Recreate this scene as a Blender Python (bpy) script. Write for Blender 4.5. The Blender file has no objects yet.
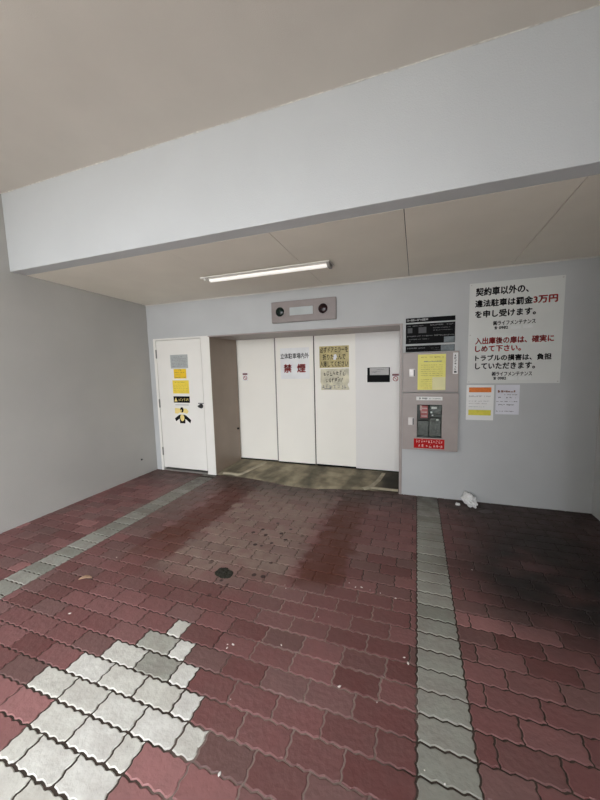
import bpy, bmesh, math, random
from mathutils import Vector, Matrix, noise
random.seed(7)
SC = bpy.context.scene
COL = SC.collection

# ------------------------------------------------------------------ camera
yaw, pitch, roll = math.radians(19.7078), math.radians(-6.0432), math.radians(-1.476)
fw = Vector((-math.sin(yaw), math.cos(yaw), 0)); rt = Vector((math.cos(yaw), math.sin(yaw), 0)); up = Vector((0, 0, 1))
f2 = fw*math.cos(pitch) + up*math.sin(pitch); u2 = up*math.cos(pitch) - fw*math.sin(pitch)
r3 = rt*math.cos(roll) + u2*math.sin(roll); u3 = u2*math.cos(roll) - rt*math.sin(roll)
cam = bpy.data.cameras.new('camera'); camo = bpy.data.objects.new('camera', cam); COL.objects.link(camo)
M = Matrix((r3, u3, -f2)).transposed().to_4x4(); M.translation = Vector((2.0146, -3.9146, 1.55))
camo.matrix_world = M
cam.sensor_fit = 'VERTICAL'; cam.sensor_height = 36; cam.sensor_width = 36; cam.lens = 326.6158*36/800
cam.clip_start = .02; cam.clip_end = 200
SC.camera = camo

# ------------------------------------------------------------------ daylight and exposure
w = bpy.data.worlds.new('world'); SC.world = w; w.use_nodes = True
bg = w.node_tree.nodes['Background']; bg.inputs[0].default_value = (.93, .96, 1, 1); bg.inputs[1].default_value = 4.9
SC.view_settings.view_transform = 'Standard'; SC.view_settings.look = 'None'
SC.view_settings.gamma = 1; SC.view_settings.use_curve_mapping = False
SC.view_settings.exposure = 0.76
sun = bpy.data.lights.new('sun', 'SUN'); sun.energy = 14.0; sun.angle = math.radians(2); sun.color = (1, .95, .88)
suno = bpy.data.objects.new('sun', sun); COL.objects.link(suno); suno.rotation_euler = (math.radians(-38), math.radians(-12), 0)   # high, from over the building: falls on the ground outside
pl = bpy.data.lights.new('entrance_daylight', 'AREA'); pl.shape = 'RECTANGLE'; pl.size = 3.85; pl.size_y = 2.9; pl.cycles.is_portal = True
plo = bpy.data.objects.new('entrance_daylight', pl); COL.objects.link(plo); plo.location = (.70, -4.95, 1.45); plo.rotation_euler = (math.radians(90), 0, 0)
LAMP = 0.30                                             # emission of the ceiling lamp's diffuser

# ------------------------------------------------------------------ materials
def mat(name, col, rough=.6, metal=0, var=.06, scale=6, bump=0, bscale=60, emit=0, ecol=None, var2=None, spec=.5, alpha=None):
    m = bpy.data.materials.new(name); m.use_nodes = True
    nt = m.node_tree; N = nt.nodes; L = nt.links; b = N['Principled BSDF']
    b.inputs['Roughness'].default_value = rough; b.inputs['Metallic'].default_value = metal
    b.inputs['Specular IOR Level'].default_value = spec
    g = N.new('ShaderNodeNewGeometry')
    n = N.new('ShaderNodeTexNoise'); n.inputs['Scale'].default_value = scale; n.inputs['Detail'].default_value = 6
    L.new(g.outputs['Position'], n.inputs['Vector'])
    r = N.new('ShaderNodeValToRGB'); r.color_ramp.elements[0].position = .3; r.color_ramp.elements[1].position = .7
    c2 = var2 or tuple(min(1, c*(1+var)) for c in col); c1 = tuple(c*(1-var) for c in col)
    r.color_ramp.elements[0].color = (*c1, 1); r.color_ramp.elements[1].color = (*c2, 1)
    L.new(n.outputs['Fac'], r.inputs[0]); L.new(r.outputs[0], b.inputs['Base Color'])
    if bump:
        n2 = N.new('ShaderNodeTexNoise'); n2.inputs['Scale'].default_value = bscale; n2.inputs['Detail'].default_value = 4
        L.new(g.outputs['Position'], n2.inputs['Vector'])
        bp = N.new('ShaderNodeBump'); bp.inputs['Strength'].default_value = bump; bp.inputs['Distance'].default_value = .01
        L.new(n2.outputs['Fac'], bp.inputs['Height']); L.new(bp.outputs[0], b.inputs['Normal'])
    if emit:
        b.inputs['Emission Color'].default_value = (*(ecol or (1, .96, .88)), 1); b.inputs['Emission Strength'].default_value = emit
    return m

WALL = mat('wall_paint', (.48, .49, .49), .55, var=.05, scale=1.6, bump=.25, bscale=140)
BEAMP = mat('beam_paint', (.58, .60, .61), .5, var=.03, scale=1.2, bump=.2, bscale=140)
CEIL = mat('ceiling_paint', (.66, .615, .55), .8, var=.03, scale=2.5, bump=.15, bscale=200)
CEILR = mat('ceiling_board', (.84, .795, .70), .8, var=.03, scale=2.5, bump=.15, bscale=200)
GAP = mat('dark_gap', (.02, .019, .018), .9)
CAULK = mat('caulk', (.72, .70, .64), .6, var=.2, scale=30, bump=.6, bscale=80)
WHITE = mat('white_door_paint', (.78, .76, .71), .42, var=.02, scale=3)
WHITEP = mat('white_panel_paint', (.80, .785, .755), .38, var=.02, scale=1.5)
MAUVE = mat('mauve_paint', (.33, .285, .265), .42, var=.05, scale=8)
BROWN = mat('brown_jamb_paint', (.29, .225, .175), .4, var=.08, scale=3)
STEEL = mat('steel', (.50, .47, .45), .4, .4)
DARKST = mat('dark_steel', (.06, .06, .06), .4, .6)
BLACK = mat('black_enamel', (.006, .006, .0065), .6, spec=.08)
INK = mat('black_ink', (.014, .014, .015), .7, spec=.15)
REDINK = mat('red_ink', (.50, .035, .035), .6)
BOARD = mat('white_sign_board', (.66, .67, .64), .5, var=.02)
PAPER = mat('white_paper', (.80, .80, .78), .7, var=.02)
YELLOW = mat('yellow_paper', (.80, .60, .06), .6, var=.05, scale=12)
YELLOWD = mat('amber_paper', (.80, .52, .02), .6, var=.05, scale=20)
LEMON = mat('lemon_paper', (.82, .76, .20), .6, var=.05, scale=12)
GREYP = mat('grey_plastic_sheet', (.40, .42, .41), .4, var=.1, scale=12)
GREYINK = mat('grey_ink', (.22, .22, .22), .6)
FADED = mat('faded_grey', (.52, .51, .50), .6)
OLIVE = mat('olive_ink', (.33, .27, .05), .6)
ORANGE = mat('orange_band', (.70, .17, .01), .5, var=.15, scale=40)
LIMEY = mat('yellow_band', (.70, .62, .05), .5, var=.1, scale=40)
GOLD = mat('yellowed_film', (.50, .41, .16), .4, var=.2, scale=14)
GOLDP = mat('peeling_film', (.62, .58, .42), .4, var=.25, scale=10)
SIGNRED = mat('red_plate', (.44, .008, .010), .6, spec=.15)
LAMPW = mat('lamp_steel_white', (.78, .76, .71), .4, var=.02)
LENS = mat('lamp_diffuser', (.85, .84, .8), .4, emit=LAMP, ecol=(1, .95, .88))
GREENG = mat('dark_green_lens', (.004, .012, .009), .15, spec=.35)
REDG = mat('dark_red_lens', (.014, .004, .005), .15, spec=.35)
DISPLAY = mat('grey_display', (.42, .45, .45), .35)
CONC = mat('concrete', (.36, .31, .21), .85, var=.3, scale=7, bump=.5, bscale=40)
CONCL = mat('pale_mortar', (.42, .37, .27), .85, var=.25, scale=9, bump=.5, bscale=40)
BAG = mat('crumpled_white_film', (.78, .78, .77), .35, var=.15, scale=25)
LEAF = mat('dry_leaf', (.50, .33, .22), .7, var=.2, scale=40)
FLECK = mat('white_fleck', (.75, .72, .68), .7)
MOSS = mat('mossy_dirt', (.020, .019, .011), .95, var=.5, scale=40, bump=.8, bscale=60)
ASPH = mat('asphalt', (.42, .41, .39), .9, var=.15, scale=30)
BOXIN = mat('box_interior', (.05, .055, .05), .5)
DEVICE = mat('grey_device', (.095, .10, .09), .4, var=.2, scale=30)
DREDP = mat('device_red', (.42, .10, .10), .5)
SKIN = mat('pale_yellow_print', (.78, .62, .22), .6)
glass = bpy.data.materials.new('pane_glass'); glass.use_nodes = True
gn = glass.node_tree; gb = gn.nodes['Principled BSDF']
gb.inputs['Roughness'].default_value = .03; gb.inputs['Transmission Weight'].default_value = 1; gb.inputs['IOR'].default_value = 1.02
gb.inputs['Base Color'].default_value = (.9, .93, .92, 1)
nn = gn.nodes.new('ShaderNodeTexNoise'); nn.inputs['Scale'].default_value = 3
rr = gn.nodes.new('ShaderNodeMapRange'); rr.inputs[3].default_value = .02; rr.inputs[4].default_value = .05
gn.links.new(nn.outputs['Fac'], rr.inputs[0]); gn.links.new(rr.outputs[0], gb.inputs['Roughness'])

# ---- paving material: own colour + per-paver tone + dirt with shapes of its own (tyre tracks, oil, dust); right-bay light falloff painted in
def paving(name, col, col2, rough=.55, dirt=1.0, dust=.45, grey=.0, pale=0):
    m = bpy.data.materials.new(name); m.use_nodes = True
    nt = m.node_tree; N = nt.nodes; L = nt.links; b = N['Principled BSDF']
    def inp(s, v):
        if isinstance(v, (int, float)): s.default_value = v
        else: L.new(v, s)
    def ma(op, a, c=0.0, d=None):
        n = N.new('ShaderNodeMath'); n.operation = op; inp(n.inputs[0], a); inp(n.inputs[1], c)
        if d is not None: inp(n.inputs[2], d)
        return n.outputs[0]
    def sst(v, lo, hi, a=0.0, c=1.0):
        n = N.new('ShaderNodeMapRange'); n.interpolation_type = 'SMOOTHSTEP'
        inp(n.inputs[0], v); n.inputs[1].default_value = lo; n.inputs[2].default_value = hi
        n.inputs[3].default_value = a; n.inputs[4].default_value = c; return n.outputs[0]
    def noi(scale, det=5, sx=1, sy=1):
        mp = N.new('ShaderNodeMapping'); mp.inputs['Scale'].default_value = (sx, sy, 1); L.new(g.outputs['Position'], mp.inputs[0])
        n = N.new('ShaderNodeTexNoise'); n.inputs['Scale'].default_value = scale; n.inputs['Detail'].default_value = det
        L.new(mp.outputs[0], n.inputs['Vector']); return n.outputs['Fac']
    def mix(f, a, c):
        n = N.new('ShaderNodeMix'); n.data_type = 'RGBA'; inp(n.inputs[0], f)
        for k, v in ((6, a), (7, c)):
            if isinstance(v, tuple): n.inputs[k].default_value = (*v, 1)
            else: L.new(v, n.inputs[k])
        return n.outputs[2]
    g = N.new('ShaderNodeNewGeometry'); sp = N.new('ShaderNodeSeparateXYZ'); L.new(g.outputs['Position'], sp.inputs[0])
    X, Y = sp.outputs[0], sp.outputs[1]
    at = N.new('ShaderNodeAttribute'); at.attribute_name = 'tone'
    sc = N.new('ShaderNodeSeparateColor'); L.new(at.outputs['Color'], sc.inputs[0]); tone = sc.outputs[0]
    c = mix(tone, col, col2)
    c = mix(sst(sc.outputs[1], .55, 1, 0, grey), c, (.15, .105, .095))
    n1 = noi(9, 6); n2 = noi(2.2, 4); n3 = noi(38, 3)
    big = noi(1.3, 3)
    wob = ma('MULTIPLY_ADD', big, .5, -.25)
    Xw = ma('ADD', X, wob)
    wob2 = ma('MULTIPLY_ADD', n1, .34, -.17)
    Xw2 = ma('ADD', X, wob2); Yw2 = ma('ADD', Y, ma('MULTIPLY_ADD', n2, .5, -.25))
    fac = ma('MULTIPLY', sst(n1, .3, .75), .5)
    c = mix(fac, c, mix(.5, c, (.16, .10, .09)))
    if pale:                                                   # sand in the joints of the middle bay, moss elsewhere
        sand = ma('MULTIPLY', sst(Xw, .95, 1.25), ma('MULTIPLY', sst(Xw, 2.05, 1.85), sst(Yw2, -1.6, -2.0)))
        c = mix(ma('MULTIPLY', sand, pale), c, (.30, .23, .20))
    # pale dust in the lane between the tyres
    lane = ma('MULTIPLY', sst(ma('ABSOLUTE', ma('SUBTRACT', Xw2, .60)), .62, .42), sst(Yw2, -2.25, -1.75))
    c = mix(ma('MULTIPLY', lane, ma('MULTIPLY', ma('MULTIPLY', sst(n1, .25, .7, .35, 1), sst(sc.outputs[2], 0, .6, .45, 1)), dust)), c, (.29, .215, .175))
    lane2 = ma('MULTIPLY', sst(ma('ABSOLUTE', ma('SUBTRACT', Xw2, -.62)), .45, .2), sst(Yw2, -1.9, -1.2))
    c = mix(ma('MULTIPLY', lane2, ma('MULTIPLY', sst(n2, .3, .7, .4, 1), .55*dirt)), c, (.13, .105, .085))
    # reddish-brown tyre tracks that fill the joints
    tL = ma('MULTIPLY', sst(ma('ABSOLUTE', ma('SUBTRACT', Xw2, -.10)), .23, .13), sst(Yw2, -2.3, -1.5))
    tR = ma('MULTIPLY', sst(ma('ABSOLUTE', ma('SUBTRACT', Xw2, 1.36)), .21, .12), sst(Yw2, -2.0, -1.75))
    tr = ma('MULTIPLY', ma('MAXIMUM', tL, tR), sst(n2, .2, .6, .55, .95))
    c = mix(ma('MULTIPLY', tr, min(1, dirt)), c, (.098, .027, .016))
    # oily black stain on the right bay, with its light falloff painted in
    dx = ma('DIVIDE', ma('SUBTRACT', Xw, 3.10), .95); dy = ma('DIVIDE', ma('SUBTRACT', Yw2, -1.15), 1.0)
    rad = ma('SQRT', ma('ADD', ma('MULTIPLY', dx, dx), ma('MULTIPLY', dy, dy)))
    st = ma('MULTIPLY', sst(rad, 1.1, .45), sst(n2, .25, .55, .6, 1))
    c = mix(ma('MULTIPLY', st, .97), c, (.010, .008, .007))
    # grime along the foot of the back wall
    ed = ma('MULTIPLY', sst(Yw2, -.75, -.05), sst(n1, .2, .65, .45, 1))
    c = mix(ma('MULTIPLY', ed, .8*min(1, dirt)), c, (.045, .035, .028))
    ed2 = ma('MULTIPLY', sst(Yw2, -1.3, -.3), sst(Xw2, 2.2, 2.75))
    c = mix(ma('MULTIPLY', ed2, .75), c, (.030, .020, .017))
    # small dark chips around the lane centre
    vo = N.new('ShaderNodeTexVoronoi'); vo.inputs['Scale'].default_value = 11; L.new(g.outputs['Position'], vo.inputs['Vector'])
    ex = ma('SUBTRACT', X, .78); ey = ma('MULTIPLY', ma('ADD', Y, 1.62), .55)
    cr = sst(ma('SQRT', ma('ADD', ma('MULTIPLY', ex, ex), ma('MULTIPLY', ey, ey))), .42, .25)
    chip = ma('MULTIPLY', sst(vo.outputs['Distance'], .24, .17), ma('MULTIPLY', cr, ma('GREATER_THAN', n2, .47)))
    c = mix(chip, c, (.035, .014, .012))
    L.new(c, b.inputs['Base Color'])
    inp(b.inputs['Roughness'], sst(n1, .2, .8, rough-.12, rough+.1))
    b.inputs['Specular IOR Level'].default_value = .4
    bp = N.new('ShaderNodeBump'); bp.inputs['Strength'].default_value = .45; bp.inputs['Distance'].default_value = .006
    inp(bp.inputs['Height'], ma('ADD', n3, n1)); L.new(bp.outputs[0], b.inputs['Normal'])
    return m
PRED = paving('red_paver', (.135, .049, .046), (.225, .099, .096), dust=.85, grey=.45)
PPINK = paving('fresh_red_paver', (.25, .108, .104), (.32, .15, .145))
PWHITE = paving('white_paver', (.60, .59, .53), (.70, .69, .65), dirt=1.0, dust=.1)
PGREY = paving('grey_paver', (.235, .24, .205), (.33, .33, .29), dirt=.9, dust=.2)
PDIM = paving('dull_white_paver', (.30, .30, .26), (.40, .40, .35), dust=.1)
GROUT = paving('joint_sand', (.040, .031, .022), (.040, .031, .022), rough=.9, dust=.12, pale=.9)

# ------------------------------------------------------------------ mesh helpers
def finish(name, bm, m, parent=None, smooth=False, bevel=0):
    me = bpy.data.meshes.new(name)
    bmesh.ops.recalc_face_normals(bm, faces=bm.faces)
    bm.to_mesh(me); bm.free()
    for mm in (m if isinstance(m, (list, tuple)) else [m]): me.materials.append(mm)
    if smooth:
        for p in me.polygons: p.use_smooth = True
    o = bpy.data.objects.new(name, me); COL.objects.link(o)
    if parent is not None:
        o.parent = parent
        o.matrix_parent_inverse = Matrix.Translation(parent.location).inverted() if parent.parent is None else Matrix.Identity(4)
    if bevel:
        md = o.modifiers.new('bevel', 'BEVEL'); md.width = bevel; md.segments = 2; md.limit_method = 'ANGLE'
    return o
def box(bm, x0, x1, y0, y1, z0, z1, mi=0):
    vs = [bm.verts.new(p) for p in ((x0, y0, z0), (x1, y0, z0), (x1, y1, z0), (x0, y1, z0), (x0, y0, z1), (x1, y0, z1), (x1, y1, z1), (x0, y1, z1))]
    for f in ((3, 2, 1, 0), (4, 5, 6, 7), (0, 1, 5, 4), (1, 2, 6, 5), (2, 3, 7, 6), (3, 0, 4, 7)):
        bm.faces.new([vs[i] for i in f]).material_index = mi
def bx(name, dims, m, parent=None, bevel=0):
    bm = bmesh.new(); box(bm, *dims); return finish(name, bm, m, parent, bevel=bevel)
def prism_x(bm, prof, x0, x1):           # profile of (y, z) swept along X
    a = [bm.verts.new((x0, y, z)) for y, z in prof]; b = [bm.verts.new((x1, y, z)) for y, z in prof]
    n = len(prof); bm.faces.new(a); bm.faces.new(b)
    for i in range(n): bm.faces.new((a[i], a[(i+1) % n], b[(i+1) % n], b[i]))
def plate(bm, pts, y0, y1):              # outline of (x, z) given thickness along Y
    a = [bm.verts.new((x, y0, z)) for x, z in pts]; b = [bm.verts.new((x, y1, z)) for x, z in pts]
    n = len(pts); bm.faces.new(a); bm.faces.new(b)
    for i in range(n): bm.faces.new((a[i], a[(i+1) % n], b[(i+1) % n], b[i]))
def disc(bm, x, z, r, y0, y1, seg=24, sx=1, sz=1):
    plate(bm, [(x+r*sx*math.cos(2*math.pi*k/seg), z+r*sz*math.sin(2*math.pi*k/seg)) for k in range(seg)], y0, y1)
def ring(bm, x, z, r0, r1, y0, y1, seg=28):
    P = [[bm.verts.new((x+r*math.cos(2*math.pi*k/seg), y, z+r*math.sin(2*math.pi*k/seg))) for k in range(seg)] for r, y in ((r0, y0), (r1, y0), (r1, y1), (r0, y1))]
    for a in range(4):
        for k in range(seg):
            bm.faces.new((P[a][k], P[a][(k+1) % seg], P[(a+1) % 4][(k+1) % seg], P[(a+1) % 4][k]))
def empty(name, loc): 
    o = bpy.data.objects.new(name, None); o.location = loc; o.empty_display_size = .1; COL.objects.link(o); return o
def tag(o, label=None, cat=None, group=None, kind=None):
    for k, v in (('label', label), ('category', cat), ('group', group), ('kind', kind)):
        if v: o[k] = v
    return o
def struct(o, label=None): return tag(o, label=label, kind='structure')

# writing: glyph outlines as thin meshes facing -Y, fitted to a rectangle of the wall
def glyphs(bm, body, x0, x1, z0, z1, y, bold=.012):
    cu = bpy.data.curves.new('t', 'FONT'); cu.body = body; cu.resolution_u = 3; cu.fill_mode = 'FRONT'
    ob = bpy.data.objects.new('t', cu); COL.objects.link(ob)
    dg = bpy.context.evaluated_depsgraph_get(); dg.update()
    me = bpy.data.meshes.new_from_object(ob.evaluated_get(dg))
    bpy.data.objects.remove(ob); bpy.data.curves.remove(cu)
    xs = [v.co.x for v in me.vertices]; ys = [v.co.y for v in me.vertices]
    ax, bx_, ay, by = min(xs), max(xs), min(ys), max(ys)
    e = bold*(x1-x0)/(bx_-ax)*1.0                          # heavier weight: the outline repeated a stroke-width apart
    for dx, dz in ((0, 0), (e, 0), (-e, 0), (0, e), (0, -e)):
        vs = [bm.verts.new((x0+e+dx+(v.co.x-ax)/(bx_-ax)*(x1-x0-2*e), y, z0+e+dz+(v.co.y-ay)/max(by-ay, 1e-6)*(z1-z0-2*e))) for v in me.vertices]
        for p in me.polygons:
            try: bm.faces.new([vs[i] for i in p.vertices])
            except ValueError: pass
    bpy.data.meshes.remove(me)
def lettering(lines, y, m, parent, name='lettering', bold=.012):
    for body, x0, x1, z0, z1 in lines:                       # one part per line of writing
        bm = bmesh.new(); glyphs(bm, body, x0, x1, z0, z1, y, bold)
        finish(name, bm, m, parent)
# print too small to read: rows of broken strokes
def smallprint(rows, y, m, parent, name='printed_line', seed=1, dense=.8):
    rng = random.Random(seed)
    for x0, x1, z0, z1 in rows:
        bm = bmesh.new(); x = x0; box(bm, x0, x0+(z1-z0)*.5, y, y+.0006, z0, z1)
        while x < x1:
            wd = min(rng.uniform(.3, 1.3)*(z1-z0), x1-x)
            if rng.random() < dense:
                t = (z1-z0)*rng.uniform(.35, 1)
                zc = rng.uniform(z0+t/2, z1-t/2)
                box(bm, x, x+wd*.85, y, y+.0006, zc-t/2, zc+t/2)
            x += wd
        finish(name, bm, m, parent)
def strokes(bm, x0, x1, z0, z1, n, y, rng):     # worn, unreadable characters
    wd = (x1-x0)/n
    for k in range(n):
        cx0 = x0+k*wd+.08*wd; cx1 = x0+(k+1)*wd-.08*wd
        for _ in range(5):
            if rng.random() < .5:
                z = rng.uniform(z0, z1); a = rng.uniform(cx0, (cx0+cx1)/2); b = rng.uniform((cx0+cx1)/2, cx1)
                box(bm, a, b, y, y+.0006, z, z+(z1-z0)*.11)
            else:
                x = rng.uniform(cx0, cx1-.012); a = rng.uniform(z0, (z0+z1)/2); b = rng.uniform((z0+z1)/2, z1)
                box(bm, x, x+(cx1-cx0)*.14, y, y+.0006, a, b)

# ================================================================== SETTING
XL, XR, YF = -1.778, 3.679, -4.9
D = .1186; Y0 = -.037; W = .2259
P1, P2, Q1, Q2 = 2.0317, 2.2557, -.9185, -.6790

# ---- floor: wavy interlocking pavers in a bed of joint sand (one mesh)
bmf = bmesh.new(); tone = bmf.verts.layers.float_color.new('tone')
def wave(t): return .0042*math.sin(2*math.pi*t/.0565) + .0014*math.sin(2*math.pi*t/.0283+1)
rng = random.Random(3)
def paver(x0, x1, y0, y1, mi, t=None, tilt=None):
    t = rng.random() if t is None else t
    t2, t3 = rng.random(), rng.random()
    g = (.0050 if mi in (2, 4) else .0045 if mi == 3 else .0034)+rng.uniform(0, .0010); out = []
    nx = max(4, int((x1-x0)/.0095)); ny = max(4, int((y1-y0)/.0095))
    jit = lambda: rng.uniform(-.0007, .0007)
    for k in range(nx): x = x0+(x1-x0)*k/nx; out.append((x, y0+wave(x)))
    for k in range(ny): y = y0+(y1-y0)*k/ny; out.append((x1+wave(y)*.9, y+(wave(x1) if k == 0 else 0)))
    for k in range(nx): x = x1-(x1-x0)*k/nx; out.append((x, y1+wave(x)))
    for k in range(ny): y = y1-(y1-y0)*k/ny; out.append((x0+wave(y)*.9, y+(wave(x0) if k == 0 else 0)))
    cx, cy = (x0+x1)/2, (y0+y1)/2; hx, hy = (x1-x0)/2, (y1-y0)/2
    dz = rng.uniform(-.0012, .0012); tx, ty = rng.uniform(-.006, .006), rng.uniform(-.006, .006)
    loops = []
    for ins, z in ((g*.6, -.014), (g, -.003), (g+.0035, 0)):
        lp = []
        for x, y in out:
            px = cx+(x-cx)*(hx-ins)/hx + jit()*.5; py = cy+(y-cy)*(hy-ins)/hy + jit()*.5
            v = bmf.verts.new((px, py, z+dz+tx*(px-cx)+ty*(py-cy))); v[tone] = (t, t2, t3, 1); lp.append(v)
        loops.append(lp)
    n = len(out)
    for a, b in zip(loops, loops[1:]):
        for i in range(n): bmf.faces.new((a[i], a[(i+1) % n], b[(i+1) % n], b[i])).material_index = mi
    bmf.faces.new(loops[-1]).material_index = mi
def row_blocks(xa, xb, ph):
    xs = [xa]; x = xa - W + ph*W
    while x < xb - .035:
        if x > xa + .035: xs.append(x)
        x += W
    xs.append(xb); return list(zip(xs, xs[1:]))
arrow = {20: [.635, .735], 21: [.525, .75, .857], 22: [.40, .633, .857, .97], 23: [.297, .522, .747, .972, 1.085],
         24: [.190, .413, .638, .863, 1.083, 1.195], 25: [.412, .638, .863, .965], 26: [.412, .520, .742, .965], 27: [.412, .638, .863, .965],
         28: [.412, .520, .742, .965], 29: [.412, .638, .863, .965], 30: [.412, .520, .742, .965], 31: [.412, .638, .863, .965]}
arrow = {k-1+1: v for k, v in arrow.items()}
pink = {(25, 0), (25, 1), (26, 1), (27, 1), (27, 0), (26, 0)}
for j in range(-1, 38):
    ya, yb = Y0-(j+1)*D, Y0-j*D
    if j == -1: yb = .02
    ph = .34 if j % 2 else .84
    # left bay, left stripe
    for a, b in row_blocks(XL-.02, Q1, ph): paver(a, b, ya, yb, 0 if rng.random() > .05 else 1)
    paver(Q1, Q2, ya-.085*(j >= 0), yb-.085, 3)
    for a, b in row_blocks(P2, XR+.02, ph): paver(a, b, ya, yb, 1 if (abs(ya+1.90) < .07 and a < 2.75) else 0)
    paver(P1, P2, ya, yb, 3)
    if j in arrow:
        ar = arrow[j]
        for i, (a, b) in enumerate(zip(ar, ar[1:])):
            paver(a, b, ya, yb, 4 if (j, i) in ((21, 0), (22, 1)) else 2)
        x = ar[0]; k = 0
        while x > Q2+.02:
            a = x-W
            if a < Q2+.06: a = Q2
            paver(a, x, ya, yb, 1 if (j >= 25 and k < 3) else 0); x = a; k += 1
        x = ar[-1]; k = 0
        while x < P1-.02:
            b = x+W
            if b > P1-.06: b = P1
            paver(x, b, ya, yb, 1 if (j in (25, 26, 27) and k < 2) else 0); x = b; k += 1
    else:
        for a, b in row_blocks(Q2, P1, ph): paver(a, b, ya, yb, 0)
box(bmf, XL-.1, XR+.1, -4.65, .9, -.10, -.0048, 5)
me = None
floor = finish('floor', bmf, [PRED, PPINK, PWHITE, PGREY, PDIM, GROUT])
struct(floor, 'red wavy interlocking pavers with white arrow and two grey lines')
bx('ground', (-14, 16, -22, -4.65, -.15, -.012), ASPH); struct(bpy.data.objects['ground'], 'unseen asphalt added outside the entrance')  # out of view, added so its pale surface bounces daylight inside

# ---- walls
TOP = 3.5
o = bx('wall_left', (XL-.2, XL, YF, .3, -.1, TOP), mat('beige_wall_paint', (.41, .40, .375), .55, var=.05, scale=1.6, bump=.25, bscale=140)); struct(o)
o = bx('wall_right', (XR, XR+.2, YF, .3, -.1, TOP), WALL); struct(o)
bm = bmesh.new()
box(bm, XL, -1.68, 0, .2, -.1, TOP); box(bm, 1.862, XR, 0, .2, -.1, TOP); box(bm, -1.68, 1.862, 0, .2, 1.985, TOP)
box(bm, XL, -.76, .14, .22, -.1, 2.05)
struct(finish('wall_back', bm, WALL))
bm = bmesh.new()
box(bm, -.76, 1.95, .80, .9, -.1, 2.2); box(bm, -.76, -.722, .2, .8, -.1, 2.2); box(bm, 1.90, 1.95, .2, .8, -.1, 2.2); box(bm, -.76, 1.95, .2, .8, 2.06, 2.2)
struct(finish('wall_recess', bm, GAP), 'dark shaft behind the sliding door panels')

bm = bmesh.new()                                              # unseen street front added to shape the daylight: open left, closed right
box(bm, 2.6, XR+.2, YF-.2, YF, -.1, TOP); box(bm, XL-.2, -1.2, YF-.2, YF, -.1, TOP); box(bm, -1.2, 2.6, YF-.2, YF, 2.9, TOP)
struct(finish('wall_front_added', bm, WALL))
o = bx('daylight_blocker', (-9, XL-.25, -22, YF-.25, -.1, 10), mat('blocker_grey', (.36, .35, .34), .8)); struct(o)  # unseen block added to cut the daylight coming from the left
bx('roof_sun_block', (XL-.3, XR+.3, YF-.3, 1.1, TOP, TOP+.2), ASPH); struct(bpy.data.objects['roof_sun_block'])  # unseen slab added to keep the sun from leaking in
bm = bmesh.new(); box(bm, XL-.3, XR+.3, .92, 1.1, -.1, TOP); box(bm, XL-.3, XL-.2, .3, .92, -.1, TOP); box(bm, XR+.2, XR+.3, .3, .92, -.1, TOP); struct(finish('wall_rear_sun_block', bm, WALL))  # unseen rear enclosure added against sun leaks
# ---- beam, ceilings
YB, HB, YB2, HC, H = -1.7195, 2.5407, -1.5725, 3.2644, 2.4904
bm = bmesh.new(); box(bm, XL, XR, YB, YB2, HB, TOP); box(bm, 3.12, XR, YB, YB2, -.05, HB); struct(finish('beam', bm, BEAMP, bevel=.006), 'pale grey concrete beam across the ceiling')  # second box: out-of-view column added to shade the right corner
o = bx('ceiling', (XL, XR, YF, YB, HC, HC+.15), CEIL); struct(o, 'beige ceiling in front of the beam')
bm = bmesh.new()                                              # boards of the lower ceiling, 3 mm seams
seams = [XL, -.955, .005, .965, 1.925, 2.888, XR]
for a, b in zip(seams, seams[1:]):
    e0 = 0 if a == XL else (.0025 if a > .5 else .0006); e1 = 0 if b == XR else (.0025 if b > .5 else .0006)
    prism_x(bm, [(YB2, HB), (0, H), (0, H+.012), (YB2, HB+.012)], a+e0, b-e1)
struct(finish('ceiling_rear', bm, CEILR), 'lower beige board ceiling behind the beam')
bm = bmesh.new(); prism_x(bm, [(YB2, HB+.0125), (0, H+.0125), (0, H+.05), (YB2, HB+.05)], XL, XR); struct(finish('ceiling_backing', bm, GAP))
# white caulk bead between the beam and the front ceiling, a little uneven
bm = bmesh.new(); n = 160; prev = None
for k in range(n+1):
    x = XL+(XR-XL)*k/n; r = .006+.005*noise.noise((x*7, 0, 0)); r = max(r, .003)
    rg = [bm.verts.new((x, YB-.002-r*.9*math.cos(a)+.0, HC+.002-r*math.sin(a))) for a in (0, .52, 1.05, 1.57, 2.6, 4.2)]
    if prev:
        for i in range(6): bm.faces.new((prev[i], prev[(i+1) % 6], rg[(i+1) % 6], rg[i]))
    prev = rg
struct(finish('trim_1', bm, CAULK, smooth=True), 'white caulk bead along the top of the beam')
bm = bmesh.new(); box(bm, XL, XR, -.014, 0, H-.012, H+.002); struct(finish('trim_2', bm, mat('cream_moulding', (.62, .60, .55), .5)), 'cream moulding above the back wall')

# ---- opening frame of the lift entrance
bm = bmesh.new()
box(bm, -.722, -.697, -.004, .71, 0, 1.985, 1)                   # left return
box(bm, 1.830, 1.862, -.012, .71, 0, 1.985, 0)                   # right jamb
box(bm, -.697, 1.830, -.006, .71, 1.972, 1.985, 0)               # head
box(bm, -.722, 1.862, -.012, -.003, 1.978, 1.990, 0)
struct(finish('trim_3', bm, [MAUVE, BROWN], bevel=.002), 'mauve painted frame of the lift entrance')
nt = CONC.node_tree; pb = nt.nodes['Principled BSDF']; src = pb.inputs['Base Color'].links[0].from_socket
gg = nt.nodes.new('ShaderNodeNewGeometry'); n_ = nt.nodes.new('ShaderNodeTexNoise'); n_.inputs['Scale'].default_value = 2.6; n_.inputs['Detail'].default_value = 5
mp = nt.nodes.new('ShaderNodeMapping'); mp.inputs['Rotation'].default_value = (0, 0, .5); mp.inputs['Scale'].default_value = (1, .45, 1); nt.links.new(gg.outputs['Position'], mp.inputs[0]); nt.links.new(mp.outputs[0], n_.inputs['Vector'])
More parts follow.
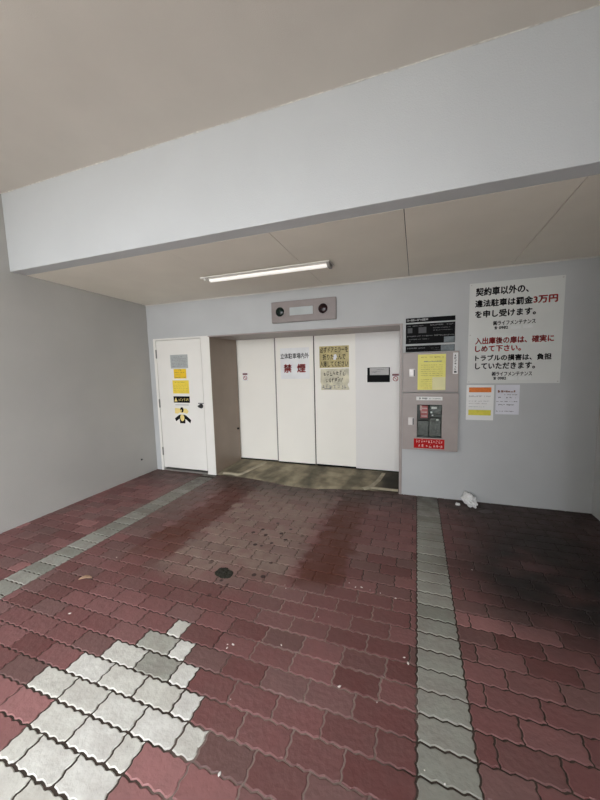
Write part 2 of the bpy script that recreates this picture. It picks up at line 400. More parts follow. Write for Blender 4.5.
rp = nt.nodes.new('ShaderNodeValToRGB'); rp.color_ramp.elements[0].position = .40; rp.color_ramp.elements[0].color = (.42, .42, .42, 1); rp.color_ramp.elements[1].position = .56
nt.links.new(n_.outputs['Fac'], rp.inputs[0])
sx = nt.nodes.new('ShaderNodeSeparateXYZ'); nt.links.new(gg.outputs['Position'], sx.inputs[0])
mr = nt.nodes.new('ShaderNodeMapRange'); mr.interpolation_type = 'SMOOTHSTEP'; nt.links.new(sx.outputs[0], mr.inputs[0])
mr.inputs[1].default_value = 1.42; mr.inputs[2].default_value = 1.66; mr.inputs[3].default_value = 1; mr.inputs[4].default_value = .22       # shadow under the right door panel painted into the sill
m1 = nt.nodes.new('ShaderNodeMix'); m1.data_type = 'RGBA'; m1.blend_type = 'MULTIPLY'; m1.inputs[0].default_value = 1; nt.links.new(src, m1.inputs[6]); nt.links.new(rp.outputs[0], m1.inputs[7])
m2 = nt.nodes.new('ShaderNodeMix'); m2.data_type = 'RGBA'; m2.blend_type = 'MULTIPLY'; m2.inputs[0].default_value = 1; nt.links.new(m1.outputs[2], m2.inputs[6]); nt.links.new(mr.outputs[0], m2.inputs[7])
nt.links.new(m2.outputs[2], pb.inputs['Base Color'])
# concrete sill, front edge spilling unevenly on to the pavers
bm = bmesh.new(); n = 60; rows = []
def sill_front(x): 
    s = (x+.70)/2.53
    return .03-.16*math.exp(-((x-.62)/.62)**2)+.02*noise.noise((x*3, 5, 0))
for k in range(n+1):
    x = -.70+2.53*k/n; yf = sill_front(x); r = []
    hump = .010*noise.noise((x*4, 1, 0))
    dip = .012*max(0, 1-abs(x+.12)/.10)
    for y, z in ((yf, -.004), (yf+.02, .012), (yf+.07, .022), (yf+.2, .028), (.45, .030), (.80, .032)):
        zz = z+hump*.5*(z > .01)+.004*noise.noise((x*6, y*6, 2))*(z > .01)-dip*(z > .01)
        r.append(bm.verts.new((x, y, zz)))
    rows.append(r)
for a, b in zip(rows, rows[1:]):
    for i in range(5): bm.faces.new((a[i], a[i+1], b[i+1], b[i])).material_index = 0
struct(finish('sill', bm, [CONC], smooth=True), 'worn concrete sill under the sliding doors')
bm = bmesh.new()                                              # pale mortar ridges on the sill
def ridge(pts, wd, hh):
    prev = None
    for i, (x, y) in enumerate(pts):
        d = Vector(pts[min(i+1, len(pts)-1)])-Vector(pts[max(i-1, 0)]); d.normalize(); nx, ny = -d.y, d.x
        z = .018+.012*min(1, max(0, y/.2))
        wv = wd*(1+.3*noise.noise((x*9, y*9, 3)))
        r = [bm.verts.new((x+nx*wv*s, y+ny*wv*s, z+hz)) for s, hz in ((-1, -.008), (-.5, hh), (.5, hh), (1, -.008))]
        if prev:
            for q in range(3): bm.faces.new((prev[q], prev[q+1], r[q+1], r[q]))
        prev = r
ridge([(-.62, .06), (-.50, .07), (-.38, .05), (-.33, .10), (-.30, .25), (-.26, .45), (-.24, .66)], .035, .012)
ridge([(1.40, .0), (1.50, .10), (1.56, .3), (1.60, .60)], .035, .008)
ridge([(1.50, .06), (1.66, .05), (1.82, .05)], .02, .012)
struct(finish('trim_4', bm, CONCL, smooth=True), 'pale mortar ridges on the concrete sill')

# ---- white steel door
d1 = empty('door_1', (-1.24, 0, 0)); struct(d1, 'white steel hinged door covered in notices')
bm = bmesh.new()
box(bm, -1.68, -1.637, -.012, .12, 0, 1.992); box(bm, -.840, -.722, -.012, .12, 0, 1.992); box(bm, -.722, -.700, -.012, -.0045, 0, 1.977)
box(bm, -1.637, -.840, -.012, .12, 1.966, 1.992)
finish('door_frame', bm, WHITE, d1, bevel=.003)
leaf = bx('door_leaf', (-1.630, -.849, -.006, .034, .052, 1.962), WHITE, d1, bevel=.002)
bx('threshold', (-1.637, -.840, -.01, .12, -.01, .022), mat('threshold_steel', (.24, .23, .21), .5, .3), d1)
for z in (1.77, 1.035, .30):
    bm = bmesh.new(); box(bm, -1.643, -1.626, -.019, -.005, z-.06, z+.06)
    for s in (-.061, .061): box(bm, -1.641, -1.628, -.018, -.006, z+s-.004, z+s+.004)
    finish('hinge', bm, mat('hinge_steel', (.22, .215, .20), .4, .7), d1, bevel=.003)
bm = bmesh.new(); disc(bm, -.893, 1.006, .034, -.014, -.006, 24); disc(bm, -.893, 1.006, .021, -.05, -.012, 20, 1.15)
box(bm, -.930, -.885, -.042, -.030, .998, 1.016)
finish('lock', bm, DARKST, d1, bevel=.002)
bm = bmesh.new(); box(bm, -.945, -.850, -.0085, -.006, 1.036, 1.052); finish('lock_label', bm, GREYINK, d1)

# ---- sliding door panels
WARMP = mat('cream_panel_paint', (.90, .875, .80), .38, var=.02, scale=1.5)
def panel(n, x0, x1, y, z0, label, paint=None):
    o = empty(n, ((x0+x1)/2, y, z0)); struct(o, label)
    bm = bmesh.new(); box(bm, x0, x1, y, y+.035, z0, 2.05); finish('door_panel', bm, paint or WARMP, o, bevel=.003)
    bm = bmesh.new(); box(bm, x0+.01, x1-.01, y+.008, y+.028, .034, z0+.002); finish('bottom_guide', bm, BLACK, o)
    return o
YD = .6979
panel('door_2', -.72, -.024, YD+.040, .055, 'leftmost white sliding door panel beside the brown jamb')
panel('door_3', -.026, .586, YD, .056, 'white sliding door panel with the no smoking sign')
panel('door_4', .602, 1.25, YD, .062, 'white sliding door panel with the yellowed peeling sign')
panel('door_5', 1.205, 1.90, YD-.012, .048, 'rightmost white sliding door panel with the black holder', WHITEP)
YP = YD-.012
bx('shade_strip', (-.034, -.015, YD-.002, YD+.034, .058, 2.05), mat('edge_shade', (.27, .25, .235), .6), bpy.data.objects['door_3'])  # grey strip standing in for the soft shade line at the panel edge
bx('shade_strip', (.5875, .6010, YD+.006, YD+.030, .060, 2.05), mat('gap_shade', (.035, .022, .020), .7), bpy.data.objects['door_4'])  # dark strip standing in for the shaded gap between the panels

# ================================================================== THINGS
# ---- ceiling lamp
LY, LZ = -.79, 2.5025                                            # centre line and underside height of the fixture
t = empty('fluorescent_lamp', (.55, LY, LZ+.012)); tag(t, 'long slim white lamp fixture mounted on the low ceiling', 'lamp')
bm = bmesh.new(); prism_x(bm, [(LY-.04, LZ+.012), (LY+.04, LZ+.0095), (LY+.035, LZ-.004), (LY-.035, LZ-.004)], -.13, 1.22); finish('housing', bm, LAMPW, t)
bm = bmesh.new(); prism_x(bm, [(LY-.097, LZ-.0085), (LY-.090, LZ-.0085), (LY-.088, LZ-.002), (LY+.088, LZ-.002), (LY+.090, LZ-.0085), (LY+.097, LZ-.0085), (LY+.095, LZ+.002), (LY-.095, LZ+.002)], -.165, 1.25); finish('reflector', bm, LAMPW, t)
bm = bmesh.new(); prof = [(LY+.017+.034*math.cos(a), LZ-.0025-.028*math.sin(a)) for a in [math.pi*k/12 for k in range(13)]]
prism_x(bm, prof, -.105, 1.212); finish('diffuser', bm, LENS, t)
bm = bmesh.new(); prism_x(bm, [(LY-.085, LZ-.0025), (LY+.085, LZ-.0025), (LY+.045, LZ-.040), (LY-.045, LZ-.040)], 1.214, 1.240); finish('end_cap', bm, mat('end_cap_grey', (.28, .27, .25), .5), t)
bm = bmesh.new(); bmesh.ops.create_uvsphere(bm, u_segments=14, v_segments=8, radius=.013, matrix=Matrix.Translation((-.128, LY-.055, LZ-.013))); finish('end_knob', bm, LAMPW, t, smooth=True)

# ---- signal box above the doors
t = empty('signal_box', (.69, -.02, 2.09)); tag(t, 'mauve signal box with two dark round lamps above the sliding doors', 'signal box')
MAUVED = mat('dull_mauve_paint', (.27, .232, .222), .42, var=.05, scale=8)
bx('housing', (.274, 1.108, -.045, -.001, 2.090, 2.347), MAUVED, t, bevel=.005)
bm = bmesh.new(); box(bm, .515, .832, -.050, -.044, 2.160, 2.272); finish('display_bezel', bm, mat('bezel', (.26, .22, .21), .4), t, bevel=.002)
bm = bmesh.new(); box(bm, .523, .824, -.0525, -.049, 2.168, 2.264); finish('display', bm, DISPLAY, t)
for x, m, lb in ((.393, GREENG, 'dark green signal lens'), (.951, REDG, 'dark red signal lens')):
    bm = bmesh.new(); ring(bm, x, 2.222, .058, .078, -.052, -.044); rg_ = finish('lamp_ring', bm, MAUVED, t)
    bm = bmesh.new(); bmesh.ops.create_uvsphere(bm, u_segments=24, v_segments=12, radius=.0605, matrix=Matrix.Translation((x, -.045, 2.222)) @ Matrix.Scale(.4, 4, (0, 1, 0)))
    o = finish('lamp_lens', bm, m, t, smooth=True); o['label'] = lb

# ---- notices on the white steel door (front of leaf y = -.006)
yl = -.0062
def sheet(name, x0, x1, z0, z1, y, m, label, cat, th=.0012, bevel=0):
    """a sheet or plate standing on a surface whose front is at y"""
    o = empty(name, ((x0+x1)/2, y-th, z0)); tag(o, label, cat)
    b_ = bx('sheet', (x0, x1, y-th, y, z0, z1), m, o, bevel=bevel)
    return o
t = sheet('notice', -1.386, -1.080, 1.553, 1.749, yl, GREYP, 'grey notice, topmost on the white steel door', 'notice')
smallprint([(-1.33, -1.16, 1.70+.01, 1.722)]+[(-1.365, -1.10, 1.58+.021*k, 1.588+.021*k) for k in range(6)], yl-.0018, GREYINK, t, seed=2)
t = sheet('notice', -1.338, -1.120, 1.405, 1.544, yl-.0013, YELLOWD, 'small amber notice directly under the grey notice on the door', 'notice')
smallprint([(-1.25, -1.20, 1.52, 1.536), (-1.32, -1.14, 1.487, 1.497), (-1.32, -1.22, 1.455, 1.463), (-1.325, -1.13, 1.415, 1.428)], yl-.0031, OLIVE, t, seed=3, dense=.9)
t = sheet('notice', -1.374, -1.085, 1.185, 1.378, yl, YELLOW, 'larger yellow notice above the black strip on the door', 'notice')
smallprint([(-1.33, -1.15, 1.345, 1.355)]+[(-1.36, -1.10, 1.205+.025*k, 1.211+.025*k) for k in range(5)], yl-.0018, OLIVE, t, seed=4, dense=.7)
t = sheet('warning_sticker', -1.374, -1.086, 1.050, 1.144, yl, BLACK, 'black strip sticker with warning triangle on the white steel door', 'sticker')
bm = bmesh.new(); plate(bm, [(-1.362, 1.067), (-1.305, 1.067), (-1.3335, 1.127)], yl-.0018, yl-.0012); finish('warning_triangle', bm, SKIN, t)
bm = bmesh.new(); strokes(bm, -1.292, -1.10, 1.075, 1.112, 6, yl-.0018, random.Random(5)); finish('worn_print', bm, SKIN, t)
t = sheet('sticker', -1.350, -1.110, 1.010, 1.026, yl, FADED, 'thin faded grey strip just below the black warning strip', 'sticker')
# printed guard figure: yellow hands behind the head, dark suit
t = empty('figure_sticker', (-1.235, yl, .755)); tag(t, 'black and yellow cut-out figure sticker with spread arms on door', 'sticker')
bm = bmesh.new(); plate(bm, [(-1.365, .89), (-1.315, .885), (-1.285, .90), (-1.19, .90), (-1.15, .885), (-1.118, .925), (-1.16, .965), (-1.21, .965), (-1.29, .965), (-1.362, .97)], yl-.001, yl); finish('yellow_print', bm, SKIN, t)
bm = bmesh.new()
disc(bm, -1.237, .945, .036, yl-.0018, yl-.0002, 20, .85, 1.1)
plate(bm, [(-1.275, .872), (-1.30, .862), (-1.372, .815), (-1.355, .768), (-1.288, .812), (-1.282, .742), (-1.190, .742), (-1.184, .812), (-1.100, .748), (-1.082, .795), (-1.17, .862), (-1.20, .872)], yl-.0018, yl-.0002)
finish('dark_print', bm, BLACK, t)
bm = bmesh.new(); disc(bm, -1.237, .826, .041, yl-.0024, yl-.0014, 20, .9, 1.25); disc(bm, -1.250, .932, .011, yl-.0024, yl-.0014, 12, 1, 1.4); finish('pale_print', bm, SKIN, t)

# ---- signs on the sliding doors
t = sheet('no_smoking_sign', .062, .524, 1.352, 1.813, YD-.0002, mat('clear_film', (.83, .83, .82), .3), 'white no smoking sign with big red characters on sliding door', 'sign')
lettering([('立体駐車場内外', .066, .518, 1.652, 1.735)], YD-.0020, INK, t, bold=.022)
lettering([('禁', .112, .246, 1.443, 1.574), ('煙', .328, .466, 1.443, 1.574)], YD-.0020, REDINK, t, 'red_lettering', bold=.035)
t = sheet('mirror_sign', .680, 1.112, 1.505, 1.815, YD-.0002, GOLD, 'yellowed rectangular sign above the peeling sign on the sliding door', 'sign')
lettering([('必ずドアミラーを', .690, 1.102, 1.719, 1.805), ('折りたたんで', .728, 1.066, 1.618, 1.703), ('入庫してください', .688, 1.100, 1.516, 1.604)], YD-.0020, INK, t, bold=.022)
bm = bmesh.new(); plate(bm, [(.885, 1.62), (.92, 1.615), (.94, 1.66), (.925, 1.70), (.895, 1.69)], YD-.0026, YD-.0014); finish('worn_patch', bm, PAPER, t)
t = empty('peeling_sign', (.9, YD, 1.183)); tag(t, 'pale peeling sign with illegible characters under the yellowed sign', 'sign')
bm = bmesh.new(); plate(bm, [(.695, 1.488), (1.110, 1.492), (1.112, 1.30), (1.09, 1.26), (1.116, 1.20), (1.112, 1.187), (.99, 1.183), (.90, 1.188), (.70, 1.183), (.704, 1.26), (.69, 1.30)], YD-.0014, YD-.0002); finish('sheet', bm, GOLDP, t)
rg5 = random.Random(9); bm = bmesh.new(); strokes(bm, .730, 1.068, 1.388, 1.455, 7, YD-.0022, rg5); finish('worn_print', bm, INK, t); bm = bmesh.new(); strokes(bm, .765, 1.030, 1.292, 1.362, 6, YD-.0022, rg5); finish('worn_print', bm, INK, t)
bm = bmesh.new(); strokes(bm, .71, 1.09, 1.20, 1.262, 7, YD-.0022, rg5); box(bm, .745, .85, YD-.0022, YD-.0014, 1.196, 1.208); finish('faded_print', bm, GREYINK, t)
t = empty('holder', (1.52, YP, 1.293)); tag(t, 'black holder with a white card on the right sliding door', 'holder')
bm = bmesh.new(); box(bm, 1.371, 1.673, YP-.008, YP, 1.294, 1.494); box(bm, 1.371, 1.673, YP-.020, YP-.006, 1.294, 1.392); finish('pocket', bm, BLACK, t, bevel=.002)
bm = bmesh.new(); box(bm, 1.405, 1.660, YP-.0105, YP-.0082, 1.385, 1.490); cd = finish('card', bm, FADED, t)
smallprint([(1.43, 1.55, 1.437, 1.444), (1.50, 1.60, 1.462, 1.470), (1.44, 1.50, 1.422, 1.430)], YP-.0112, GREYINK, t, seed=11)
def prohibit(x0, x1, z0, z1, y, label):
    o = sheet('prohibition_sticker', x0, x1, z0, z1, y, PAPER, label, 'sticker')
    cx = (x0+x1)/2; wd = x1-x0
    bm = bmesh.new(); box(bm, x0+.004, x1-.004, y-.0018, y-.0012, z1-.034, z1-.008); finish('dark_band', bm, mat('maroon_print', (.16, .03, .035), .5), o)
    bm = bmesh.new(); ring(bm, cx, z0+.045, wd*.27, wd*.38, y-.0018, y-.0012, 24)
    c, s = math.cos(.8), math.sin(.8); r = wd*.33; q = wd*.05
    plate(bm, [(cx-c*r-s*q, z0+.045+s*r-c*q), (cx+c*r-s*q, z0+.045-s*r-c*q), (cx+c*r+s*q, z0+.045-s*r+c*q), (cx-c*r+s*q, z0+.045+s*r+c*q)], y-.0018, y-.0012)
    finish('prohibition_mark', bm, mat('faded_red', (.40, .10, .10), .5), o)
prohibit(1.700, 1.794, 1.293, 1.412, YP-.0002, 'small red prohibition sticker beside the black holder')
prohibit(-.622, -.530, 1.328, 1.455, YD+.0398, 'small red prohibition sticker on the leftmost sliding panel')
bm = bmesh.new(); disc(bm, 0, 0, .016, -.012, 0, 16); disc(bm, 0, 0, .008, -.022, -.01, 12)
o = finish('rubber_stop', bm, BLACK); o.matrix_world = Matrix.Translation((-.6968, .640, .565)) @ Matrix.Rotation(math.radians(90), 4, 'Z'); tag(o, 'small black stop on the brown jamb left of the sliding doors', 'stop')
bm = bmesh.new(); disc(bm, 0, 0, .012, -.008, 0, 12); disc(bm, 0, 0, .006, -.02, -.006, 10)
o = finish('wall_bolt', bm, DARKST); o.matrix_world = Matrix.Translation((XL, -.2955, .2355)) @ Matrix.Rotation(math.radians(90), 4, 'Z'); tag(o, 'small dark bolt low on the left wall near the corner', 'bolt')

# ---- black directory board
t = empty('directory_board', (2.148, 0, 1.66)); tag(t, 'black three-strip information board above the mauve cabinets', 'sign')
for z0, z1 in ((1.990, 2.038), (1.756, 1.974), (1.667, 1.735)):
    bx('board_strip', (1.896, 2.398, -.012, -.0005, z0, z1), BLACK, t, bevel=.001)
smallprint([(1.905, 2.13, 2.003, 2.028)], -.0128, mat('grey_print', (.28, .28, .28), .5), t, seed=21, dense=.9)
smallprint([(1.915, 2.08, 1.945, 1.956), (2.15, 2.38, 1.945, 1.962), (2.18, 2.36, 1.915, 1.925), (2.18, 2.39, 1.89, 1.90), (1.91, 2.39, 1.832, 1.846), (1.93, 2.14, 1.80, 1.81), (1.93, 1.98, 1.775, 1.785), (2.19, 2.25, 1.84, 1.85),
            (1.91, 2.10, 1.700, 1.715), (2.16, 2.24, 1.700, 1.706), (2.17, 2.25, 1.68, 1.686)], -.0126, mat('dim_print', (.085, .085, .088), .5), t, seed=22)
bm = bmesh.new(); box(bm, 1.915, 1.965, -.0126, -.012, 1.875, 1.93); box(bm, 2.03, 2.11, -.0126, -.012, 1.87, 1.935); finish('dim_picture', bm, mat('dim_grey', (.05, .05, .054), .5), t)
bm = bmesh.new(); box(bm, 2.29, 2.395, -.0127, -.012, 1.76, 1.82); box(bm, 2.26, 2.395, -.0127, -.012, 1.668, 1.733); finish('worn_patch', bm, mat('worn_blue_grey', (.13, .155, .165), .5, var=.3, scale=30), t)

# ---- mauve switch cabinets
def cabinet(name, x0, x1, z0, z1, label):
    t = empty(name, ((x0+x1)/2, 0, z0)); tag(t, label, 'cabinet')
    bx('housing', (x0+.004, x1-.004, -.030, -.0005, z0+.004, z1-.004), MAUVE, t)
    return t
t = cabinet('switch_cabinet', 1.868, 2.440, 1.216, 1.660, 'upper mauve cabinet with the yellow notice taped to its door')
dr = bx('door', (1.868, 2.440, -.042, -.031, 1.219, 1.660), MAUVE, t, bevel=.003)
def latch(x, z, door):
    bm = bmesh.new(); box(bm, x-.030, x+.032, -.046, -.042, z-.044, z+.044); box(bm, x-.022, x+.014, -.052, -.045, z-.036, z+.036)
    finish('latch', bm, STEEL, door, bevel=.002)
    bm = bmesh.new(); box(bm, x+.018, x+.030, -.0475, -.0455, z-.04, z+.035); finish('latch_recess', bm, DARKST, door)
latch(1.966, 1.436, dr)
t = empty('control_cabinet', (2.155, 0, .57)); tag(t, 'lower mauve cabinet with a small window and red plate', 'cabinet')
# housing and door with a real window opening
x0, x1, z0, z1 = 1.868, 2.443, .568, 1.212; wx0, wx1, wz0, wz1 = 2.024, 2.281, .712, 1.082
bm = bmesh.new()
box(bm, x0+.004, x1-.004, -.004, -.0005, z0+.004, z1-.004)
for q in ((x0+.004, wx0-.01, z0+.004, z1-.004), (wx1+.01, x1-.004, z0+.004, z1-.004), (wx0-.01, wx1+.01, z0+.004, wz0-.01), (wx0-.01, wx1+.01, wz1+.01, z1-.004)):
    box(bm, q[0], q[1], -.062, -.004, q[2], q[3])
finish('housing', bm, MAUVE, t)
bm = bmesh.new()
for q in ((x0, wx0, z0, z1), (wx1, x1, z0, z1), (wx0, wx1, z0, wz0), (wx0, wx1, wz1, z1)): box(bm, q[0], q[1], -.074, -.063, q[2], q[3])
dr = finish('door', bm, MAUVE, t)
bm = bmesh.new(); box(bm, wx0-.009, wx1+.009, -.010, -.005, wz0-.009, wz1+.009); finish('back_plate', bm, BOXIN, t)
bm = bmesh.new(); box(bm, wx0+.035, wx0+.115, -.050, -.012, .93, 1.07); finish('switch', bm, DREDP, t, bevel=.003)
bm = bmesh.new(); box(bm, wx0+.030, wx0+.052, -.053, -.049, 1.015, 1.072); 
for k in range(3): box(bm, wx0+.045, wx0+.105, -.053, -.049, .945+.043*k, .960+.043*k)
finish('switch_label', bm, mat('pink_white_label', (.62, .42, .40), .5), t)
bm = bmesh.new(); plate(bm, [(wx0+.135, 1.075), (wx1-.002, 1.075), (wx1-.002, .97), (wx0+.165, .985)], -.045, -.012); box(bm, wx0+.01, wx0+.12, -.040, -.012, .73, .90); box(bm, wx0+.13, wx1-.01, -.035, -.012, .73, .93); finish('control_unit', bm, DEVICE, t, bevel=.003)
bm = bmesh.new(); 
for a, b, c, d in ((.150, .205, 1.035, 1.055), (.140, .160, .985, 1.005), (.155, .170, .955, .968), (.20, .225, .905, .918)): box(bm, wx0+a, wx0+b, -.049, -.044, c, d)
finish('white_tag', bm, PAPER, t)
bx('window_pane', (wx0-.004, wx1+.004, -.0628, -.0608, wz0-.004, wz1+.004), glass, dr)
bm = bmesh.new(); x, z = 1.960, .893
box(bm, x-.030, x+.032, -.078, -.074, z-.044, z+.044); box(bm, x-.024, x+.012, -.084, -.077, z-.036, z+.036); finish('latch', bm, STEEL, dr, bevel=.002)
bm = bmesh.new(); box(bm, x+.018, x+.030, -.0795, -.0775, z-.04, z+.035); finish('latch_recess', bm, DARKST, dr)
# notices on the cabinets
yc = -.0423
t = sheet('notice', 2.026, 2.311, 1.244, 1.634, yc, LEMON, 'lemon yellow paper notice taped to the upper mauve cabinet', 'notice')
smallprint([(2.06, 2.25, 1.60, 1.608), (2.20, 2.29, 1.596, 1.606)]+[(2.06, 2.28, 1.262+.023*k, 1.268+.023*k) for k in range(12) if k != 5], yc-.0018, OLIVE, t, seed=31, dense=.75)
smallprint([(2.09, 2.275, 1.551, 1.563)], yc-.0018, GREYINK, t, 'heading', seed=32, dense=1)
bm = bmesh.new(); box(bm, 2.178, 2.309, yc-.0024, yc-.0014, 1.248, 1.385); finish('pale_slip', bm, mat('pale_yellow_slip', (.80, .76, .42), .6), t)
t = sheet('label_plate', 2.381, 2.430, 1.417, 1.644, yc, PAPER, 'narrow vertical white label on the upper mauve cabinet', 'label')
bm = bmesh.new(); rg6 = random.Random(12)
for k in range(7): strokes(bm, 2.391, 2.420, 1.428+.029*k, 1.450+.029*k, 1, yc-.0018, rg6)
box(bm, 2.392, 2.419, yc-.0018, yc-.0012, 1.430, 1.445)
finish('worn_print', bm, INK, t)
yc = -.0742
t = sheet('label_plate', 2.014, 2.283, 1.132, 1.172, yc, PAPER, 'horizontal white label above the window of lower mauve cabinet', 'label', bevel=.0004)
smallprint([(2.045, 2.135, 1.141, 1.162), (2.15, 2.265, 1.145, 1.155)], yc-.0018, GREYINK, t, seed=35, dense=.9)
t = sheet('red_plate', 1.993, 2.311, .590, .698, yc, SIGNRED, 'red plate with two lines of white characters under the window', 'plate')
bm = bmesh.new(); PW = mat('pinkish_white', (.80, .55, .53), .5); strokes(bm, 2.015, 2.298, .650, .686, 11, yc-.0018, rg6); finish('worn_print', bm, PW, t); bm = bmesh.new(); strokes(bm, 2.035, 2.300, .601, .636, 7, yc-.0018, rg6); finish('worn_print', bm, PW, t)

# ---- large white parking sign
t = empty('parking_sign', (2.94, 0, 1.311)); tag(t, 'large white board of black and red Japanese writing on back wall', 'sign')
bx('board', (2.5274, 3.353, -.004, -.0005, 1.3107, 2.3487), BOARD, t, bevel=.001)
ys = -.0048
lettering([('契約車以外の、', 2.584, 3.056, 2.214, 2.300), ('違法駐車は罰金', 2.581, 3.094, 2.101, 2.178), ('を申し受けます。', 2.584, 3.124, 1.993, 2.070),
           ('㈱ライフメンテナンス', 2.753, 3.125, 1.907, 1.956), ('☎', 2.764, 2.794, 1.868, 1.898), ('0982', 2.806, 2.889, 1.868, 1.898),
           ('トラブルの損害は、負担', 2.597, 3.274, 1.545, 1.611), ('していただきます。', 2.599, 3.139, 1.459, 1.528),
           ('㈱ライフメンテナンス', 2.757, 3.116, 1.386, 1.434), ('☎', 2.771, 2.800, 1.349, 1.379), ('0982', 2.812, 2.890, 1.349, 1.379)], ys, INK, t, 'black_lettering', bold=.042)
lettering([('3万円', 3.096, 3.300, 2.101, 2.176), ('入出庫後の扉は、確実に', 2.592, 3.286, 1.720, 1.792), ('しめて下さい。', 2.594, 3.011, 1.640, 1.707)], ys, REDINK, t, 'red_lettering', bold=.042)
bm = bmesh.new()
tape = mat('white_tape', (.72, .73, .71), .4)
for a, b, c, d in ((2.915, 3.00, 1.865, 1.895), (3.02, 3.10, 1.868, 1.899), (2.905, 2.985, 1.346, 1.376), (3.00, 3.11, 1.347, 1.378)): bx('white_tape', (a, b, ys-.0004, ys+.0004, c, d), tape, t)
for x, z in ((2.545, 1.328), (3.335, 1.328), (2.545, 1.82), (3.335, 2.33), (2.545, 2.33)):
    bm = bmesh.new(); disc(bm, x, z, .006, -.006, -.0038, 12); finish('screw', bm, STEEL, t)

# ---- the two papers below it
t = sheet('notice', 2.524, 2.785, .916, 1.293, -.0005, PAPER, 'white paper with orange and yellow bands under the large sign', 'notice')
bm = bmesh.new(); box(bm, 2.549, 2.760, -.0023, -.0016, 1.216, 1.268); o = finish('orange_band', bm, ORANGE, t)
bm = bmesh.new(); box(bm, 2.548, 2.762, -.0023, -.0016, .968, 1.026); o = finish('yellow_band', bm, LIMEY, t)
smallprint([(2.55, 2.755, 1.163, 1.182), (2.55, 2.755, 1.115, 1.126), (2.55, 2.72, 1.090, 1.10), (2.55, 2.70, 1.055, 1.064)], -.0023, FADED, t, seed=41)
t = sheet('notice', 2.803, 3.016, .984, 1.294, -.0005, mat('bluish_paper', (.70, .70, .75), .7), 'smaller white text notice right of the orange banded paper', 'notice')
smallprint([(2.82, 2.845, 1.213, 1.24), (2.85, 2.98, 1.215, 1.238)], -.0023, mat('brown_ink', (.25, .13, .10), .6), t, 'heading', seed=42, dense=1)
smallprint([(2.88, 3.0, 1.187, 1.195), (2.825, 2.985, 1.155, 1.168), (2.81, 3.0, 1.115, 1.125), (2.83, 2.995, 1.078, 1.092), (2.81, 2.97, 1.012, 1.022)], -.0023, GREYINK, t, seed=43, dense=.65)

# ---- crumpled white bag at the foot of the wall
bm = bmesh.new(); bmesh.ops.create_icosphere(bm, subdivisions=5, radius=1)
for v in bm.verts:
    p = v.co.copy()
    d1, d2 = noise.voronoi(p*1.55+Vector((3, 7, 1)))[0][:2]; e1, e2 = noise.voronoi(p*3.3+Vector((1, 2, 9)))[0][:2]
    s = .72+.42*min(.8, d2-d1)+.16*min(.6, e2-e1)+.15*noise.noise(p*1.3+Vector((0, 4, 0)))
    x, y, z = p*s
    k = .5-.5*max(-1, min(1, p.y))                             # 0 against the wall, 1 at the loose tail
    v.co = (2.548+x*(.078-.012*k)+.055*k*k, -.085+y*.088-.045*k, max(.001, (.080-.046*k)+z*(.082-.036*k)))
o = finish('plastic_bag', bm, BAG); tag(o, 'crumpled white plastic bag lying against foot of the back wall', 'bag')
def crumb(name, x, y, r, m, label, cat, group=None, h=.4, seed=0, rz=0, sx=1):
    bm = bmesh.new(); bmesh.ops.create_icosphere(bm, subdivisions=2, radius=r)
    c, s = math.cos(rz), math.sin(rz)
    for v in bm.verts:
        k = 1+.6*noise.noise(v.co/r*1.3+Vector((seed*3.1, 0, 0))); px, py, pz = v.co*k
        px *= sx; v.co = (x+px*c-py*s, y+px*s+py*c, max(0, pz*h)+.0012)
    o = finish(name, bm, m); tag(o, label, cat, group); return o
crumb('paper_scrap', 2.452, -.135, .028, BAG, 'small white paper scrap just left of the crumpled bag', 'scrap', h=.8, seed=3)
crumb('paper_scrap', 2.70, -.245, .040, mat('grey_scrap', (.12, .10, .095), .8), 'flat greyish scrap on the dark pavers right of the bag', 'scrap', h=.12, seed=5, rz=.3, sx=1.6)
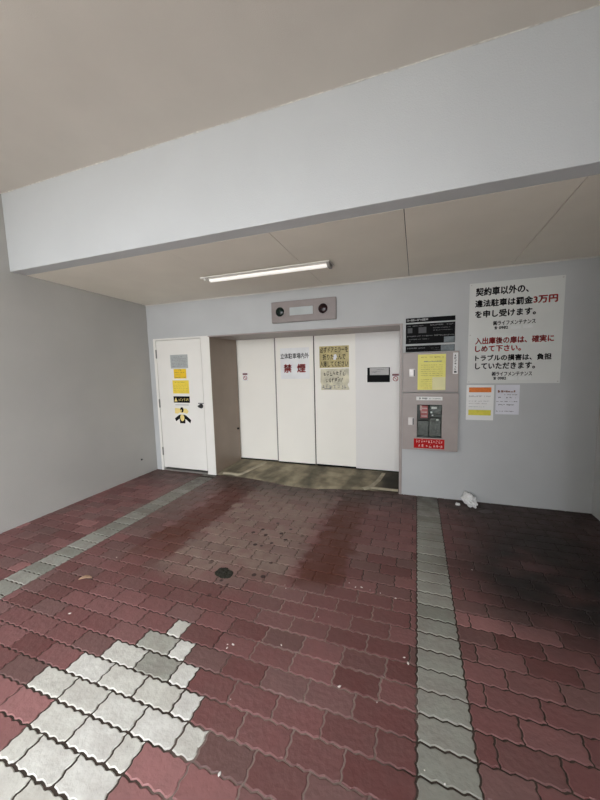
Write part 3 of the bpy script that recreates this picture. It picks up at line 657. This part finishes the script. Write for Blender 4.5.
# ---- dry leaf
bm = bmesh.new(); n = 10; L_ = []; R_ = []; C_ = []
for k in range(n+1):
    s = k/n; hw = .022*math.sin(math.pi*min(1, s*.97+.015))**.8*(1-.25*s); zc = .003+.012*math.sin(math.pi*s)
    C_.append(bm.verts.new((.09*(s-.5), 0, zc))); L_.append(bm.verts.new((.09*(s-.5), hw, zc+.007))); R_.append(bm.verts.new((.09*(s-.5), -hw, zc+.005)))
for k in range(n): bm.faces.new((C_[k], C_[k+1], L_[k+1], L_[k])); bm.faces.new((R_[k], R_[k+1], C_[k+1], C_[k]))
o = finish('dry_leaf', bm, LEAF, smooth=True); o.modifiers.new('s', 'SOLIDIFY').thickness = .001
o.location = (-.30, -2.31, .001); o.rotation_euler = (0, 0, .55); tag(o, 'pale dry leaf lying alone on the red pavers', 'leaf')
# ---- hollow full of dark moss in the lane
bm = bmesh.new(); bmesh.ops.create_grid(bm, x_segments=36, y_segments=36, size=1)
dl = []
for v in bm.verts:
    x, y = v.co.x, v.co.y; r = math.hypot(x, y); a = math.atan2(y, x)
    rim = (1-.2*noise.noise((math.cos(a)*1.7, math.sin(a)*1.7, 1))-.12)*(.62+.38*abs(math.cos(a+.25)))
    if r > rim+.02: dl.append(v)
    v.co = (.655+x*.082*1.05, -1.930+y*.092, .0015+.007*max(0, 1-(r/rim)**2)*(.6+.8*noise.noise((x*4, y*4, 0))))
bmesh.ops.delete(bm, geom=dl, context='VERTS')
o = finish('moss_clump', bm, MOSS, smooth=True); o.modifiers.new('s', 'SOLIDIFY').thickness = .002; tag(o, 'dark oval mossy clump in the middle of the pavers', 'moss')
# ---- flecks of litter
base = [(-1.36, -1.73), (-1.22, -1.67), (-.32, -2.02), (-.07, -2.59), (1.21, -2.74), (1.58, -1.76), (1.63, -1.79), (1.67, -1.78), (1.73, -1.79), (1.80, -1.80), (1.90, -1.82), (1.99, -2.29),
        (1.15, -1.92), (1.17, -1.95), (1.32, -2.39), (1.68, -2.52), (1.86, -2.54), (1.03, -2.48), (1.04, -2.50), (1.06, -2.47), (1.46, -2.13), (2.42, -1.34), (1.97, -2.26), (1.32, -3.0), (2.06, -2.74), (2.13, -2.76)]
proto = []
for i in range(4):
    o = crumb('litter_fleck', 0, 0, .0026+.0007*i, FLECK, 'tiny white fleck scattered on the red pavers', 'litter', 'white flecks on the pavers', h=.5, seed=i+10, sx=1+.3*i); proto.append(o)
for i, (x, y) in enumerate(base):
    o = proto[i] if i < 4 else proto[i % 4].copy()
    if i >= 4: COL.objects.link(o)
    o.location = (x, y, 0); o.rotation_euler = (0, 0, i*1.3)
